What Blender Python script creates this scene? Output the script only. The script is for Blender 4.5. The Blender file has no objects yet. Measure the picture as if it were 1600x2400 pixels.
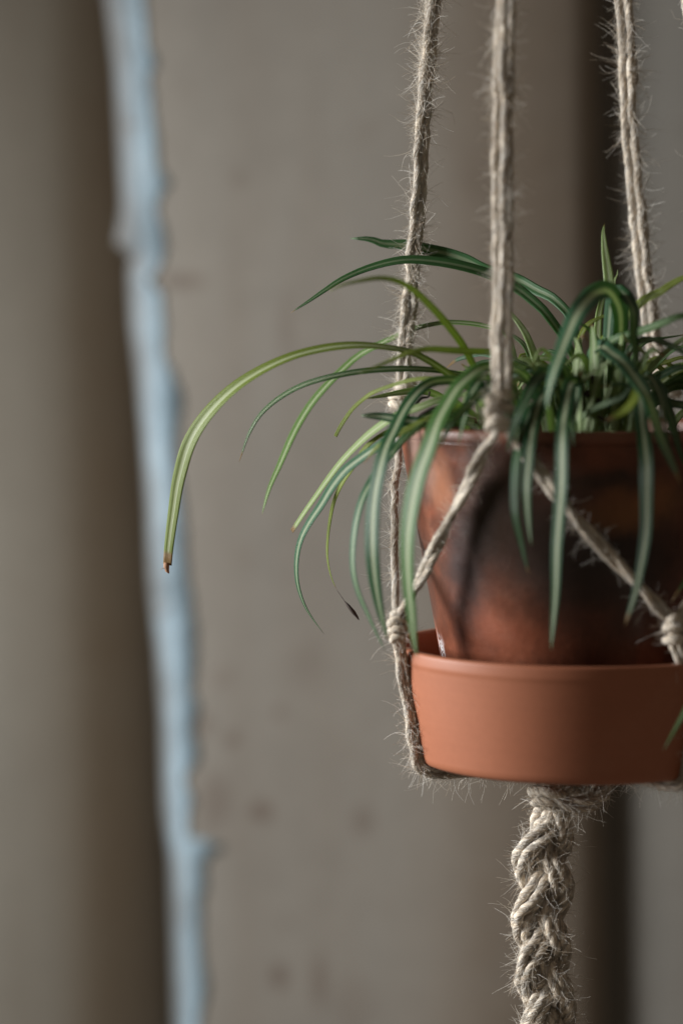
import bpy, math, random
import numpy as np
from mathutils import Vector

rng = np.random.default_rng(7)
random.seed(7)
SC = bpy.context.scene
COL = SC.collection

# ------------------------------------------------------------------ camera
F_PX = 6400.0                      # focal length in pixels of the 1600 x 2400 photograph
PITCH = math.radians(4.6)
CAM = np.array([-0.1352, -1.6, 0.2755])
cam_d = bpy.data.cameras.new('camera')
cam = bpy.data.objects.new('camera', cam_d)
COL.objects.link(cam)
cam.location = CAM
cam.rotation_euler = (math.pi / 2 - PITCH, 0, 0)
cam_d.sensor_fit = 'HORIZONTAL'
cam_d.sensor_width = 24.0
cam_d.lens = 24.0 * F_PX / 1600.0
cam_d.clip_start = 0.05
cam_d.clip_end = 60
cam_d.dof.use_dof = True
cam_d.dof.focus_distance = 1.607
cam_d.dof.aperture_fstop = 2.1
SC.camera = cam

# ------------------------------------------------------------------ world and light
W = bpy.data.worlds.new('World')
SC.world = W
W.use_nodes = True
bg = W.node_tree.nodes['Background']
bg.inputs[0].default_value = (1.0, 0.84, 0.66, 1)
bg.inputs[1].default_value = 0.11


def area(name, loc, target, sx, sy, power, col, spread=180):
    d = bpy.data.lights.new(name, 'AREA')
    d.shape = 'RECTANGLE'
    d.size, d.size_y = sx, sy
    d.energy = power
    d.color = col
    d.spread = math.radians(spread)
    o = bpy.data.objects.new(name, d)
    COL.objects.link(o)
    o.location = loc
    o.rotation_euler = (Vector(target) - Vector(loc)).to_track_quat('-Z', 'Y').to_euler()
    return o


area('window_light', (-1.80, -0.02, 0.38), (0.0, 0.24, -0.04), 0.65, 0.75, 18.5, (0.965, 0.985, 0.985), 85)

SC.view_settings.view_transform = 'Standard'
SC.view_settings.look = 'None'
SC.view_settings.exposure = 0.0
SC.view_settings.gamma = 1.0

# ------------------------------------------------------------------ helpers
cp, sp = math.cos(PITCH), math.sin(PITCH)
RGT = np.array([1.0, 0, 0])
UPV = np.array([0, sp, cp])
FWD = np.array([0, cp, -sp])


def at(px, py, y):
    """the point in the plane of constant world y seen at photograph pixel (px, py)"""
    d = FWD + RGT * ((px - 800) / F_PX) - UPV * ((py - 1200) / F_PX)
    return CAM + d * ((y - CAM[1]) / d[1])


def mesh_obj(name, V, F, mat, parent=None, uv=None, smooth=True):
    me = bpy.data.meshes.new(name)
    V = np.asarray(V, dtype=np.float32)
    F = np.asarray(F, dtype=np.int32)
    nf, k = F.shape
    me.vertices.add(len(V))
    me.vertices.foreach_set('co', V.ravel())
    me.loops.add(nf * k)
    me.loops.foreach_set('vertex_index', F.ravel())
    me.polygons.add(nf)
    me.polygons.foreach_set('loop_start', np.arange(0, nf * k, k, dtype=np.int32))
    me.polygons.foreach_set('use_smooth', np.full(nf, smooth))
    if uv is not None:
        l = me.uv_layers.new(name='UVMap')
        l.data.foreach_set('uv', np.asarray(uv, dtype=np.float32)[F.ravel()].ravel())
    me.update(calc_edges=True)
    me.validate()
    if mat: me.materials.append(mat)
    o = bpy.data.objects.new(name, me)
    COL.objects.link(o)
    if parent is not None:
        o.parent = parent
    return o


def thing(name, label, cat, group=None, loc=(0, 0, 0)):
    o = bpy.data.objects.new(name, None)
    COL.objects.link(o)
    o.location = loc
    o.empty_display_size = 0.02
    tag(o, label, cat, group)
    return o


def tag(o, label=None, cat=None, group=None, kind=None):
    if label: o['label'] = label
    if cat: o['category'] = cat
    if group: o['group'] = group
    if kind: o['kind'] = kind


def spline(P, n):
    """Catmull-Rom through P (k, d), resampled to n points by arc length of the first 3 columns"""
    P = np.asarray(P, float)
    Q = np.vstack([2 * P[0] - P[1], P, 2 * P[-1] - P[-2]])
    out = []
    for i in range(1, len(Q) - 2):
        t = np.linspace(0, 1, 24, endpoint=False)[:, None]
        a, b, c, d = Q[i - 1], Q[i], Q[i + 1], Q[i + 2]
        out.append(0.5 * (2 * b + (c - a) * t + (2 * a - 5 * b + 4 * c - d) * t ** 2 + (3 * b - a - 3 * c + d) * t ** 3))
    out.append(P[-1:])
    R = np.vstack(out)
    s = np.r_[0, np.cumsum(np.linalg.norm(np.diff(R[:, :3], axis=0), axis=1))]
    q = np.linspace(0, s[-1], n)
    return np.stack([np.interp(q, s, R[:, j]) for j in range(R.shape[1])], 1), s[-1]


def norm(v):
    return v / (np.linalg.norm(v, axis=-1, keepdims=True) + 1e-12)


def frames(P):
    T = norm(np.gradient(P, axis=0))
    N = np.zeros_like(T)
    r = np.array([0.3, -1.0, 0.2])
    n = r - T[0] * (r @ T[0])
    N[0] = n / np.linalg.norm(n)
    for i in range(1, len(P)):
        n = N[i - 1] - T[i] * (N[i - 1] @ T[i])
        N[i] = n / (np.linalg.norm(n) + 1e-12)
    return T, N, np.cross(T, N)


def smooth_noise(n, step, amp, d=1):
    k = max(4, int(n / step) + 3)
    c = rng.normal(0, amp, (k, d))
    x = np.linspace(0, k - 2.001, n)
    i = x.astype(int); f = (x - i)[:, None]; f = f * f * (3 - 2 * f)
    return c[i] * (1 - f) + c[i + 1] * f


class Geo:
    """collects tube pieces into one mesh"""
    def __init__(self): self.V, self.F, self.U, self.n = [], [], [], 0
    def add(self, V, F, U):
        self.V.append(V); self.F.append(F + self.n); self.U.append(U); self.n += len(V)
    def build(self, name, mat, parent=None):
        return mesh_obj(name, np.vstack(self.V), np.vstack(self.F), mat, parent, np.vstack(self.U))


def tube(geo, P, R, sides=12, ply=0.0, pitch=0.012, plies=2, hair=0.0, phase=0.0):
    """a tube along P; with ply > 0 its section has twisted lobes like a plied twine"""
    P = np.asarray(P, float)
    n = len(P)
    R = np.broadcast_to(np.asarray(R, float), (n,))
    T, N, B = frames(P)
    s = np.r_[0, np.cumsum(np.linalg.norm(np.diff(P, axis=0), axis=1))]
    a = np.linspace(0, 2 * np.pi, sides, endpoint=False)
    A, S = np.meshgrid(a, s)
    rr = R[:, None] * np.ones_like(A)
    if ply > 0:
        tw = A - 2 * np.pi * S / pitch + phase
        rr = rr * (1 - ply + ply * 1.25 * np.abs(np.cos(tw * plies / 2)))
        rr = rr * (1 + hair * rng.normal(0, 1, rr.shape))
    V = P[:, None, :] + rr[..., None] * (np.cos(A)[..., None] * N[:, None] + np.sin(A)[..., None] * B[:, None])
    V = V.reshape(-1, 3)
    U = np.stack([(A / (2 * np.pi) - S / pitch).ravel(), (S * 100).ravel()], 1)
    i = np.arange(n - 1)[:, None] * sides
    j = np.arange(sides)[None, :]; j2 = (j + 1) % sides
    F = np.stack([i + j, i + j2, i + sides + j2, i + sides + j], -1).reshape(-1, 4)
    k = len(V)
    V = np.vstack([V, P[0], P[-1]])
    U = np.vstack([U, [0, 0], [0, 0]])
    jj = np.arange(sides); jn = (jj + 1) % sides
    c0 = np.stack([jn, jj, np.full(sides, k), np.full(sides, k)], 1)
    c1 = np.stack([(n - 1) * sides + jj, (n - 1) * sides + jn, np.full(sides, k + 1), np.full(sides, k + 1)], 1)
    # caps as thin quads (two corners on the centre split by a hair)
    V = np.vstack([V, P[0] + 1e-5, P[-1] + 1e-5]); U = np.vstack([U, [0, 0], [0, 0]])
    c0[:, 3] = k + 2; c1[:, 3] = k + 3
    geo.add(V, np.vstack([F, c0, c1]), U)


def hairs(geo, base, d0, length, rad, curl=0.5, K=7, gravity=0.0):
    """many thin curled fibres at once: base (n,3), first direction d0 (n,3)"""
    n = len(base)
    d = norm(d0)
    P = [base]
    curl = np.broadcast_to(np.asarray(curl, float), (n,))[:, None]
    bend = rng.normal(0, 1, (n, 3)) * curl * 1.1
    for k in range(K - 1):
        d = norm(d + bend * 0.5 + rng.normal(0, 1, (n, 3)) * curl * 0.28 + np.array([0, 0, -gravity]))
        P.append(P[-1] + d * (length / (K - 1))[:, None])
    P = np.stack(P, 1)
    T = norm(np.gradient(P, axis=1))
    ref = norm(rng.normal(0, 1, (n, 1, 3)))
    N = norm(np.cross(T, ref)); B = np.cross(T, N)
    taper = np.linspace(1, 0.5, K)[None, :]
    R = rad[:, None] * taper
    rings = []
    for a in (0, 2.094, 4.189):
        rings.append(P + R[..., None] * (math.cos(a) * N + math.sin(a) * B))
    V = np.stack(rings, 2).reshape(-1, 3)                     # n, K, 3
    b = (np.arange(n) * K * 3)[:, None, None]
    kk = (np.arange(K - 1) * 3)[None, :, None]
    j = np.arange(3)[None, None, :]; j2 = (j + 1) % 3
    F = np.stack([b + kk + j, b + kk + j2, b + kk + 3 + j2, b + kk + 3 + j], -1).reshape(-1, 4)
    U = np.repeat(rng.random((n, 2)), K * 3, axis=0)
    geo.add(V, F, U)


# ------------------------------------------------------------------ materials
def new_mat(name):
    m = bpy.data.materials.new(name)
    m.use_nodes = True
    nt = m.node_tree
    return m, nt, nt.nodes['Principled BSDF'], nt.nodes, nt.links


def nd(nt, t, **kw):
    n = nt.nodes.new(t)
    for k, v in kw.items(): setattr(n, k, v)
    return n


def ramp(nt, stops, interp='LINEAR'):
    r = nt.nodes.new('ShaderNodeValToRGB')
    r.color_ramp.interpolation = interp
    e = r.color_ramp.elements
    while len(e) < len(stops): e.new(0.5)
    for x, (p, c) in zip(e, stops):
        x.position = p
        x.color = (*c, 1) if len(c) == 3 else c
    return r


def mixc(nt, fac, a, b, mode='MIX'):
    m = nt.nodes.new('ShaderNodeMix')
    m.data_type = 'RGBA'; m.blend_type = mode
    for sock, v in ((m.inputs[0], fac), (m.inputs[6], a), (m.inputs[7], b)):
        if hasattr(v, 'is_output'): nt.links.new(v, sock)
        elif isinstance(v, (int, float)): sock.default_value = v
        else: sock.default_value = (*v, 1)
    return m.outputs[2]


def math_n(nt, op, a, b=0.0, clamp=False):
    m = nt.nodes.new('ShaderNodeMath'); m.operation = op; m.use_clamp = clamp
    for sock, v in ((m.inputs[0], a), (m.inputs[1], b)):
        if hasattr(v, 'is_output'): nt.links.new(v, sock)
        else: sock.default_value = v
    return m.outputs[0]


def noise(nt, vec, scale, detail=4, rough=0.55, dist=0.0):
    n = nt.nodes.new('ShaderNodeTexNoise')
    n.inputs['Scale'].default_value = scale
    n.inputs['Detail'].default_value = detail
    n.inputs['Roughness'].default_value = rough
    n.inputs['Distortion'].default_value = dist
    if vec is not None: nt.links.new(vec, n.inputs['Vector'])
    return n.outputs['Fac']


def bump(nt, bsdf, h, strength, dist):
    b = nt.nodes.new('ShaderNodeBump')
    b.inputs['Strength'].default_value = strength
    b.inputs['Distance'].default_value = dist
    nt.links.new(h, b.inputs['Height'])
    nt.links.new(b.outputs[0], bsdf.inputs['Normal'])


def blob(nt, pos, c, r, soft=1.0, stretch=(1, 1, 1)):
    """a soft round mask about a point, for a stain or painted shade with a place of its own"""
    s = nt.nodes.new('ShaderNodeVectorMath'); s.operation = 'SUBTRACT'
    nt.links.new(pos, s.inputs[0]); s.inputs[1].default_value = tuple(c)
    k = nt.nodes.new('ShaderNodeVectorMath'); k.operation = 'MULTIPLY'
    nt.links.new(s.outputs[0], k.inputs[0]); k.inputs[1].default_value = tuple(v / r for v in stretch)
    l = nt.nodes.new('ShaderNodeVectorMath'); l.operation = 'LENGTH'
    nt.links.new(k.outputs[0], l.inputs[0])
    mr = nt.nodes.new('ShaderNodeMapRange'); mr.interpolation_type = 'SMOOTHSTEP'
    nt.links.new(l.outputs['Value'], mr.inputs[0])
    mr.inputs[1].default_value = 1.0; mr.inputs[2].default_value = 1.0 - soft
    mr.inputs[3].default_value = 0.0; mr.inputs[4].default_value = 1.0
    return mr.outputs[0]


def wall_material(name, base, stains=(), brown=None):
    m, nt, b, N, L = new_mat(name)
    g = nd(nt, 'ShaderNodeNewGeometry').outputs['Position']
    big = noise(nt, g, 3.0, 2, 0.5)
    fine = noise(nt, g, 45.0, 5, 0.65)
    mid = noise(nt, g, 13.0, 4, 0.6, 0.4)
    c1 = ramp(nt, [(0.3, tuple(v * 0.92 for v in base)), (0.7, tuple(v * 1.06 for v in base))])
    L.new(big, c1.inputs[0])
    spot = ramp(nt, [(0.60, (0, 0, 0)), (0.74, (1, 1, 1))])
    L.new(mid, spot.inputs[0])
    warm = (base[0] * 0.66, base[1] * 0.54, base[2] * 0.46)
    c = mixc(nt, math_n(nt, 'MULTIPLY', spot.outputs[0], 0.30), c1.outputs[0], warm)
    # faint runs down the face
    sm_ = nd(nt, 'ShaderNodeMapping'); L.new(g, sm_.inputs[0]); sm_.inputs['Scale'].default_value = (16, 16, 1.6)
    run = ramp(nt, [(0.42, (0, 0, 0)), (0.72, (1, 1, 1))]); L.new(noise(nt, sm_.outputs[0], 1.0, 4, 0.6, 0.3), run.inputs[0])
    c = mixc(nt, math_n(nt, 'MULTIPLY', run.outputs[0], 0.30), c, tuple(v * k_ for v, k_ in zip(base, (0.78, 0.68, 0.60))))
    for (p, r, st, amt, colr) in stains:
        mk = blob(nt, g, p, r, 0.8, st)
        c = mixc(nt, math_n(nt, 'MULTIPLY', mk, amt * 0.75), c, colr)
    if brown is not None:                       # warm brown shade put into the wall's colour, ragged at its border
        mk = blob(nt, g, brown[0], brown[1], 0.9, (1, 0.05, 0.02))
        mk = math_n(nt, 'MULTIPLY', mk, math_n(nt, 'ADD', math_n(nt, 'MULTIPLY', mid, 0.8), 0.45), True)
        c = mixc(nt, math_n(nt, 'MULTIPLY', mk, 0.75), c, tuple(v * k_ for v, k_ in zip(base, (0.80, 0.66, 0.54))))
    c = mixc(nt, 0.12, c, fine, 'OVERLAY')
    L.new(c, b.inputs['Base Color'])
    b.inputs['Roughness'].default_value = 0.85
    b.inputs['Specular IOR Level'].default_value = 0.25
    bump(nt, b, fine, 0.2, 0.002)
    return m


Y_WALL = 0.70
rust = (0.125, 0.082, 0.06)
stain_list = []
for (px, py, r, st, amt) in [(425, 658, 0.014, (0.45, 1, 1.3), 0.6), (545, 1735, 0.011, (1, 1, 1), 0.65), (612, 1902, 0.014, (0.9, 1, 1), 0.8),
                             (505, 1880, 0.028, (1.3, 1, 0.7), 0.5), (655, 2290, 0.014, (1.2, 1, 0.8), 0.8), (748, 2300, 0.028, (2.6, 1, 0.8), 0.6),
                             (850, 1925, 0.017, (1.2, 1, 0.9), 0.5), (670, 760, 0.026, (2.6, 1, 0.6), 0.3), (655, 1670, 0.009, (1, 1, 1), 0.5),
                             (480, 1700, 0.013, (1, 1, 1), 0.5), (520, 1590, 0.016, (1, 1, 1), 0.3), (720, 1560, 0.02, (1, 1, 0.6), 0.25),
                             (1110, 410, 0.02, (1, 1, 0.6), 0.3), (560, 420, 0.012, (1, 1, 1), 0.3), (830, 2360, 0.03, (1, 1, 0.7), 0.25)]:
    stain_list.append((at(px, py, Y_WALL), r, st, amt, rust))
M_WALL = wall_material('old_plaster', (0.282, 0.256, 0.223), stain_list, (at(1270, 1200, Y_WALL), 0.15))
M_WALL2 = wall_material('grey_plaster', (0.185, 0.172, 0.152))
M_WALL3 = wall_material('worn_plaster', (0.49, 0.46, 0.405), (), (at(262, 1200, 1.25), 0.075))

# pale blue flaking paint
M_PAINT, nt, b, N, L = new_mat('pale_blue_paint')
g = nd(nt, 'ShaderNodeNewGeometry').outputs['Position']
r_ = ramp(nt, [(0.3, (0.20, 0.275, 0.325)), (0.5, (0.285, 0.385, 0.455)), (0.75, (0.35, 0.455, 0.525))])
L.new(noise(nt, g, 14, 3), r_.inputs[0])
dirt = ramp(nt, [(0.63, (0, 0, 0)), (0.72, (1, 1, 1))])
L.new(noise(nt, g, 30, 3, 0.6, 0.5), dirt.inputs[0])
c = mixc(nt, math_n(nt, 'MULTIPLY', dirt.outputs[0], 0.6), r_.outputs[0], (0.16, 0.13, 0.11))
for (px, py, r, st, amt) in [(268, 612, 0.022, (1, 1, 1), 0.95), (240, 385, 0.013, (1, 1, 1), 0.8), (455, 1699, 0.010, (0.6, 1, 1.6), 0.6), (362, 656, 0.010, (0.5, 1, 1.4), 0.7)]:
    c = mixc(nt, math_n(nt, 'MULTIPLY', blob(nt, g, at(px, py, 0.53), r, 0.7, (st[0], 0.3, st[2])), amt), c, (0.09, 0.07, 0.05))
# shaded roll-off painted in along its left border, with an uneven edge
px_ = nd(nt, 'ShaderNodeSeparateXYZ'); L.new(nd(nt, 'ShaderNodeTexCoord').outputs['UV'], px_.inputs[0])
edge_shade = math_n(nt, 'ADD', px_.outputs[0], math_n(nt, 'MULTIPLY', math_n(nt, 'SUBTRACT', noise(nt, g, 18, 4, 0.6), 0.5), 0.5))
shade_ramp = ramp(nt, [(0.38, (1, 1, 1)), (0.72, (0, 0, 0))]); L.new(edge_shade, shade_ramp.inputs[0])
c = mixc(nt, math_n(nt, 'MULTIPLY', shade_ramp.outputs[0], 0.9), c, (0.085, 0.075, 0.065))
L.new(c, b.inputs['Base Color'])
b.inputs['Roughness'].default_value = 0.6
bump(nt, b, noise(nt, g, 60, 3), 0.4, 0.004)

# terracotta of the deep saucer
M_TERRA, nt, b, N, L = new_mat('terracotta')
tc = nd(nt, 'ShaderNodeTexCoord').outputs['Object']
n1 = noise(nt, tc, 9, 5, 0.6); n2 = noise(nt, tc, 260, 3, 0.6)
r_ = ramp(nt, [(0.25, (0.315, 0.107, 0.053)), (0.55, (0.35, 0.124, 0.064)), (0.8, (0.39, 0.160, 0.092))])
L.new(n1, r_.inputs[0])
c = mixc(nt, 0.06, r_.outputs[0], n2, 'OVERLAY')
mp = nd(nt, 'ShaderNodeMapping'); L.new(tc, mp.inputs[0]); mp.inputs['Scale'].default_value = (6, 6, 170)
lines = noise(nt, mp.outputs[0], 1.0, 3, 0.6)
c = mixc(nt, 0.05, c, lines, 'OVERLAY')
L.new(c, b.inputs['Base Color'])
b.inputs['Roughness'].default_value = 0.55
b.inputs['Specular IOR Level'].default_value = 0.4
hs = math_n(nt, 'ADD', math_n(nt, 'MULTIPLY', n2, 0.5), lines)
bump(nt, b, hs, 0.06, 0.0008)

# smoke stained pot
M_POT, nt, b, N, L = new_mat('smoke_stained_clay')
tc = nd(nt, 'ShaderNodeTexCoord').outputs['Object']
n1 = noise(nt, tc, 13, 5, 0.55, 0.8); n2 = noise(nt, tc, 220, 3, 0.6); n3 = noise(nt, tc, 34, 4, 0.6)
clay = ramp(nt, [(0.3, (0.125, 0.036, 0.018)), (0.55, (0.19, 0.056, 0.027)), (0.8, (0.27, 0.095, 0.048))])
L.new(n3, clay.inputs[0])
sm = ramp(nt, [(0.40, (0, 0, 0)), (0.62, (1, 1, 1))])
L.new(n1, sm.inputs[0])
c = mixc(nt, math_n(nt, 'MULTIPLY', sm.outputs[0], 0.8), clay.outputs[0], (0.045, 0.026, 0.02))


def pot_pt(px, py):
    """the pot's front surface seen at pixel (px, py)"""
    for y in np.linspace(-0.11, 0.0, 300):
        p = at(px, py, y)
        if math.hypot(p[0], p[1]) <= pot_r(p[2]): return p
    return at(px, py, 0)


Z_POT, H_POT, R_POT0, R_POT1 = 0.0065, 0.1925, 0.0665, 0.1020
def pot_r(z):
    return R_POT0 + (R_POT1 - R_POT0) * min(max((z - Z_POT) / H_POT, 0), 1)


wn = nd(nt, 'ShaderNodeTexNoise'); wn.inputs['Scale'].default_value = 28; wn.inputs['Detail'].default_value = 4; L.new(tc, wn.inputs['Vector'])
wv = nd(nt, 'ShaderNodeVectorMath'); wv.operation = 'MULTIPLY_ADD'; L.new(wn.outputs['Color'], wv.inputs[0]); wv.inputs[1].default_value = (0.03, 0.03, 0.03)
wo = nd(nt, 'ShaderNodeVectorMath'); wo.operation = 'SUBTRACT'; L.new(tc, wo.inputs[0]); wo.inputs[1].default_value = (0.015, 0.015, 0.015); L.new(wo.outputs[0], wv.inputs[2])
pot_warp = wv.outputs[0]
for (px, py, r, st, amt, colr) in [
        (1095, 1330, 0.034, (1.3, 1, 0.62), 0.78, (0.03, 0.026, 0.027)),
        (1085, 1450, 0.016, (1.6, 1, 0.45), 0.8, (0.06, 0.03, 0.025)),
        (1150, 1190, 0.030, (1.2, 1, 0.7), 0.9, (0.035, 0.02, 0.014)),
        (1130, 1060, 0.022, (1, 1, 1), 0.75, (0.06, 0.04, 0.034)),
        (1260, 1290, 0.052, (0.9, 1, 0.9), 0.85, (0.03, 0.018, 0.013)),
        (1450, 1330, 0.060, (0.8, 1, 1.0), 0.88, (0.022, 0.014, 0.011)),
        (1420, 1120, 0.020, (0.45, 1, 1.6), 0.8, (0.03, 0.018, 0.012)),
        (1500, 1190, 0.028, (0.7, 1, 1.3), 0.6, (0.30, 0.12, 0.04)),
        (1022, 1130, 0.022, (1.2, 1, 0.8), 0.55, (0.40, 0.17, 0.09)),
        (1155, 1480, 0.026, (0.8, 1, 1.1), 0.6, (0.25, 0.075, 0.04)),
        (1020, 1500, 0.014, (1, 1, 0.6), 0.55, (0.40, 0.14, 0.08)),
        (975, 1060, 0.022, (1.5, 1, 0.6), 0.4, (0.45, 0.32, 0.27))]:
    c = mixc(nt, math_n(nt, 'MULTIPLY', blob(nt, pot_warp, pot_pt(px, py), r, 0.8, st), amt), c, colr)
# lime bloom at the foot and a pale rim
sx = nd(nt, 'ShaderNodeSeparateXYZ'); L.new(tc, sx.inputs[0])
rimm = nd(nt, 'ShaderNodeMapRange'); L.new(sx.outputs[2], rimm.inputs[0])
rimm.inputs[1].default_value = Z_POT + H_POT - 0.007; rimm.inputs[2].default_value = Z_POT + H_POT - 0.003
c = mixc(nt, math_n(nt, 'MULTIPLY', rimm.outputs[0], 0.6), c, (0.26, 0.11, 0.07))
lime = blob(nt, tc, pot_pt(1036, 1532), 0.014, 0.9, (1, 1, 0.8))
lime = math_n(nt, 'MULTIPLY', lime, math_n(nt, 'GREATER_THAN', n2, 0.5))
c = mixc(nt, math_n(nt, 'MULTIPLY', lime, 0.85), c, (0.72, 0.72, 0.74))
c = mixc(nt, 0.2, c, n2, 'OVERLAY')
L.new(c, b.inputs['Base Color'])
rg = ramp(nt, [(0.3, (0.30, 0.30, 0.30)), (0.7, (0.52, 0.52, 0.52))]); L.new(n3, rg.inputs[0]); L.new(rg.outputs[0], b.inputs['Roughness'])
b.inputs['Specular IOR Level'].default_value = 0.32
bump(nt, b, math_n(nt, 'ADD', math_n(nt, 'MULTIPLY', n2, 0.5), n3), 0.22, 0.0016)

# jute
def jute(name, cols, streak=True):
    m, nt, b, N, L = new_mat(name)
    uv = nd(nt, 'ShaderNodeTexCoord').outputs['UV']
    mp = nd(nt, 'ShaderNodeMapping'); L.new(uv, mp.inputs[0])
    mp.inputs['Scale'].default_value = (16, 0.9, 1)
    f = noise(nt, mp.outputs[0], 1.0, 4, 0.7, 0.3)
    r = ramp(nt, [(0.28, cols[0]), (0.5, cols[1]), (0.72, cols[2])])
    L.new(f, r.inputs[0])
    L.new(r.outputs[0], b.inputs['Base Color'])
    b.inputs['Roughness'].default_value = 0.8
    b.inputs['Specular IOR Level'].default_value = 0.2
    if streak: bump(nt, b, f, 0.7, 0.0012)
    return m


M_JUTE = jute('jute', ((0.34, 0.23, 0.13), (0.76, 0.66, 0.535), (0.91, 0.87, 0.81)))
M_FUZZ, nt, b, N, L = new_mat('jute_fibre')
uv = nd(nt, 'ShaderNodeTexCoord').outputs['UV']
sx = nd(nt, 'ShaderNodeSeparateXYZ'); L.new(uv, sx.inputs[0])
r_ = ramp(nt, [(0, (0.55, 0.42, 0.29)), (0.25, (0.84, 0.775, 0.68)), (1, (0.94, 0.91, 0.87))])
L.new(sx.outputs[0], r_.inputs[0])
L.new(r_.outputs[0], b.inputs['Base Color'])
b.inputs['Roughness'].default_value = 0.6
tr = nd(nt, 'ShaderNodeBsdfTranslucent'); L.new(r_.outputs[0], tr.inputs[0])
ms = nd(nt, 'ShaderNodeMixShader'); ms.inputs[0].default_value = 0.45
L.new(b.outputs[0], ms.inputs[1]); L.new(tr.outputs[0], ms.inputs[2])
L.new(ms.outputs[0], N['Material Output'].inputs[0])

# variegated leaf: cream midrib band between green margins; the margin's green is the object's colour
M_LEAF, nt, b, N, L = new_mat('variegated_leaf')
uv = nd(nt, 'ShaderNodeTexCoord').outputs['UV']
sx = nd(nt, 'ShaderNodeSeparateXYZ'); L.new(uv, sx.inputs[0])
oi = nd(nt, 'ShaderNodeObjectInfo')
mp = nd(nt, 'ShaderNodeMapping'); L.new(uv, mp.inputs[0]); mp.inputs['Scale'].default_value = (26, 0.35, 1)
off = nd(nt, 'ShaderNodeCombineXYZ'); L.new(math_n(nt, 'MULTIPLY', oi.outputs['Random'], 40), off.inputs[1]); L.new(off.outputs[0], mp.inputs['Location'])
fine = noise(nt, mp.outputs[0], 1.0, 3, 0.6)
mp2 = nd(nt, 'ShaderNodeMapping'); L.new(uv, mp2.inputs[0]); mp2.inputs['Scale'].default_value = (7, 0.2, 1); L.new(off.outputs[0], mp2.inputs['Location'])
coarse = noise(nt, mp2.outputs[0], 1.0, 2, 0.5)
dist = math_n(nt, 'ABSOLUTE', math_n(nt, 'SUBTRACT', sx.outputs[0], 0.5))
dist = math_n(nt, 'ADD', dist, math_n(nt, 'MULTIPLY', math_n(nt, 'SUBTRACT', coarse, 0.5), 0.26))
dist = math_n(nt, 'ADD', dist, math_n(nt, 'MULTIPLY', math_n(nt, 'SUBTRACT', fine, 0.5), 0.10))
band = ramp(nt, [(0.075, (1, 1, 1)), (0.13, (0.6, 0.6, 0.6)), (0.175, (0, 0, 0))])
L.new(dist, band.inputs[0])
cream = mixc(nt, 0.15, (0.60, 0.64, 0.43), oi.outputs['Color'])
dk = mixc(nt, fine, oi.outputs['Color'], mixc(nt, 0.55, oi.outputs['Color'], (0.02, 0.05, 0.02)))
c = mixc(nt, math_n(nt, 'MULTIPLY', band.outputs[0], oi.outputs['Alpha']), dk, cream)
# paler towards the base (v is metres from the base times ten)
bs = nd(nt, 'ShaderNodeMapRange'); L.new(sx.outputs[1], bs.inputs[0])
bs.inputs[1].default_value = 0.0; bs.inputs[2].default_value = 0.5; bs.inputs[3].default_value = 0.55; bs.inputs[4].default_value = 0
c = mixc(nt, bs.outputs[0], c, (0.55, 0.66, 0.36))
# dry brown tips, longer on some leaves than on others
ta = nd(nt, 'ShaderNodeAttribute'); ta.attribute_name = 'to_tip'
dry = math_n(nt, 'SUBTRACT', math_n(nt, 'MULTIPLY', math_n(nt, 'POWER', oi.outputs['Random'], 2.0), 1.0), ta.outputs['Fac'])
dr = ramp(nt, [(0.0, (0, 0, 0)), (0.25, (1, 1, 1))]); L.new(dry, dr.inputs[0])
c = mixc(nt, dr.outputs[0], c, (0.30, 0.19, 0.09))
L.new(c, b.inputs['Base Color'])
b.inputs['Roughness'].default_value = 0.40
b.inputs['Specular IOR Level'].default_value = 0.42
bump(nt, b, fine, 0.45, 0.0008)
tr = nd(nt, 'ShaderNodeBsdfTranslucent')
L.new(mixc(nt, 0.3, c, (0.36, 0.55, 0.08)), tr.inputs[0])
ms = nd(nt, 'ShaderNodeMixShader'); ms.inputs[0].default_value = 0.46
L.new(b.outputs[0], ms.inputs[1]); L.new(tr.outputs[0], ms.inputs[2])
L.new(ms.outputs[0], N['Material Output'].inputs[0])

def plain(name, col, rough=0.8):
    m, nt, b, N, L = new_mat(name)
    g = nd(nt, 'ShaderNodeTexCoord').outputs['Object']
    r = ramp(nt, [(0.3, tuple(v * 0.6 for v in col)), (0.7, tuple(v * 1.3 for v in col))])
    L.new(noise(nt, g, 300, 4), r.inputs[0]); L.new(r.outputs[0], b.inputs['Base Color'])
    b.inputs['Roughness'].default_value = rough
    return m
M_DEAD = plain('dead_stalk', (0.035, 0.022, 0.016))
M_TIP = plain('dry_tip', (0.33, 0.17, 0.09))
M_SOIL = plain('soil', (0.028, 0.02, 0.014), 0.95)

# ------------------------------------------------------------------ walls behind
def row_prism(name, rows, mat, parent=None):
    """rows (nz, k, 3): one plan profile per height, skinned into a wall face"""
    rows = np.asarray(rows)
    nz, k, _ = rows.shape
    i = np.arange(nz - 1)[:, None] * k; j = np.arange(k - 1)[None, :]
    F = np.stack([i + j, i + j + 1, i + k + j + 1, i + k + j], -1).reshape(-1, 4)
    u_ = np.broadcast_to(np.linspace(0, 1, k)[None, :, None], (nz, k, 1))
    U = np.concatenate([u_, rows[:, :, 2:3]], 2).reshape(-1, 2)
    return mesh_obj(name, rows.reshape(-1, 3), F[:, ::-1], mat, parent, U)


PYS = np.linspace(-2600, 4600, 61)
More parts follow.
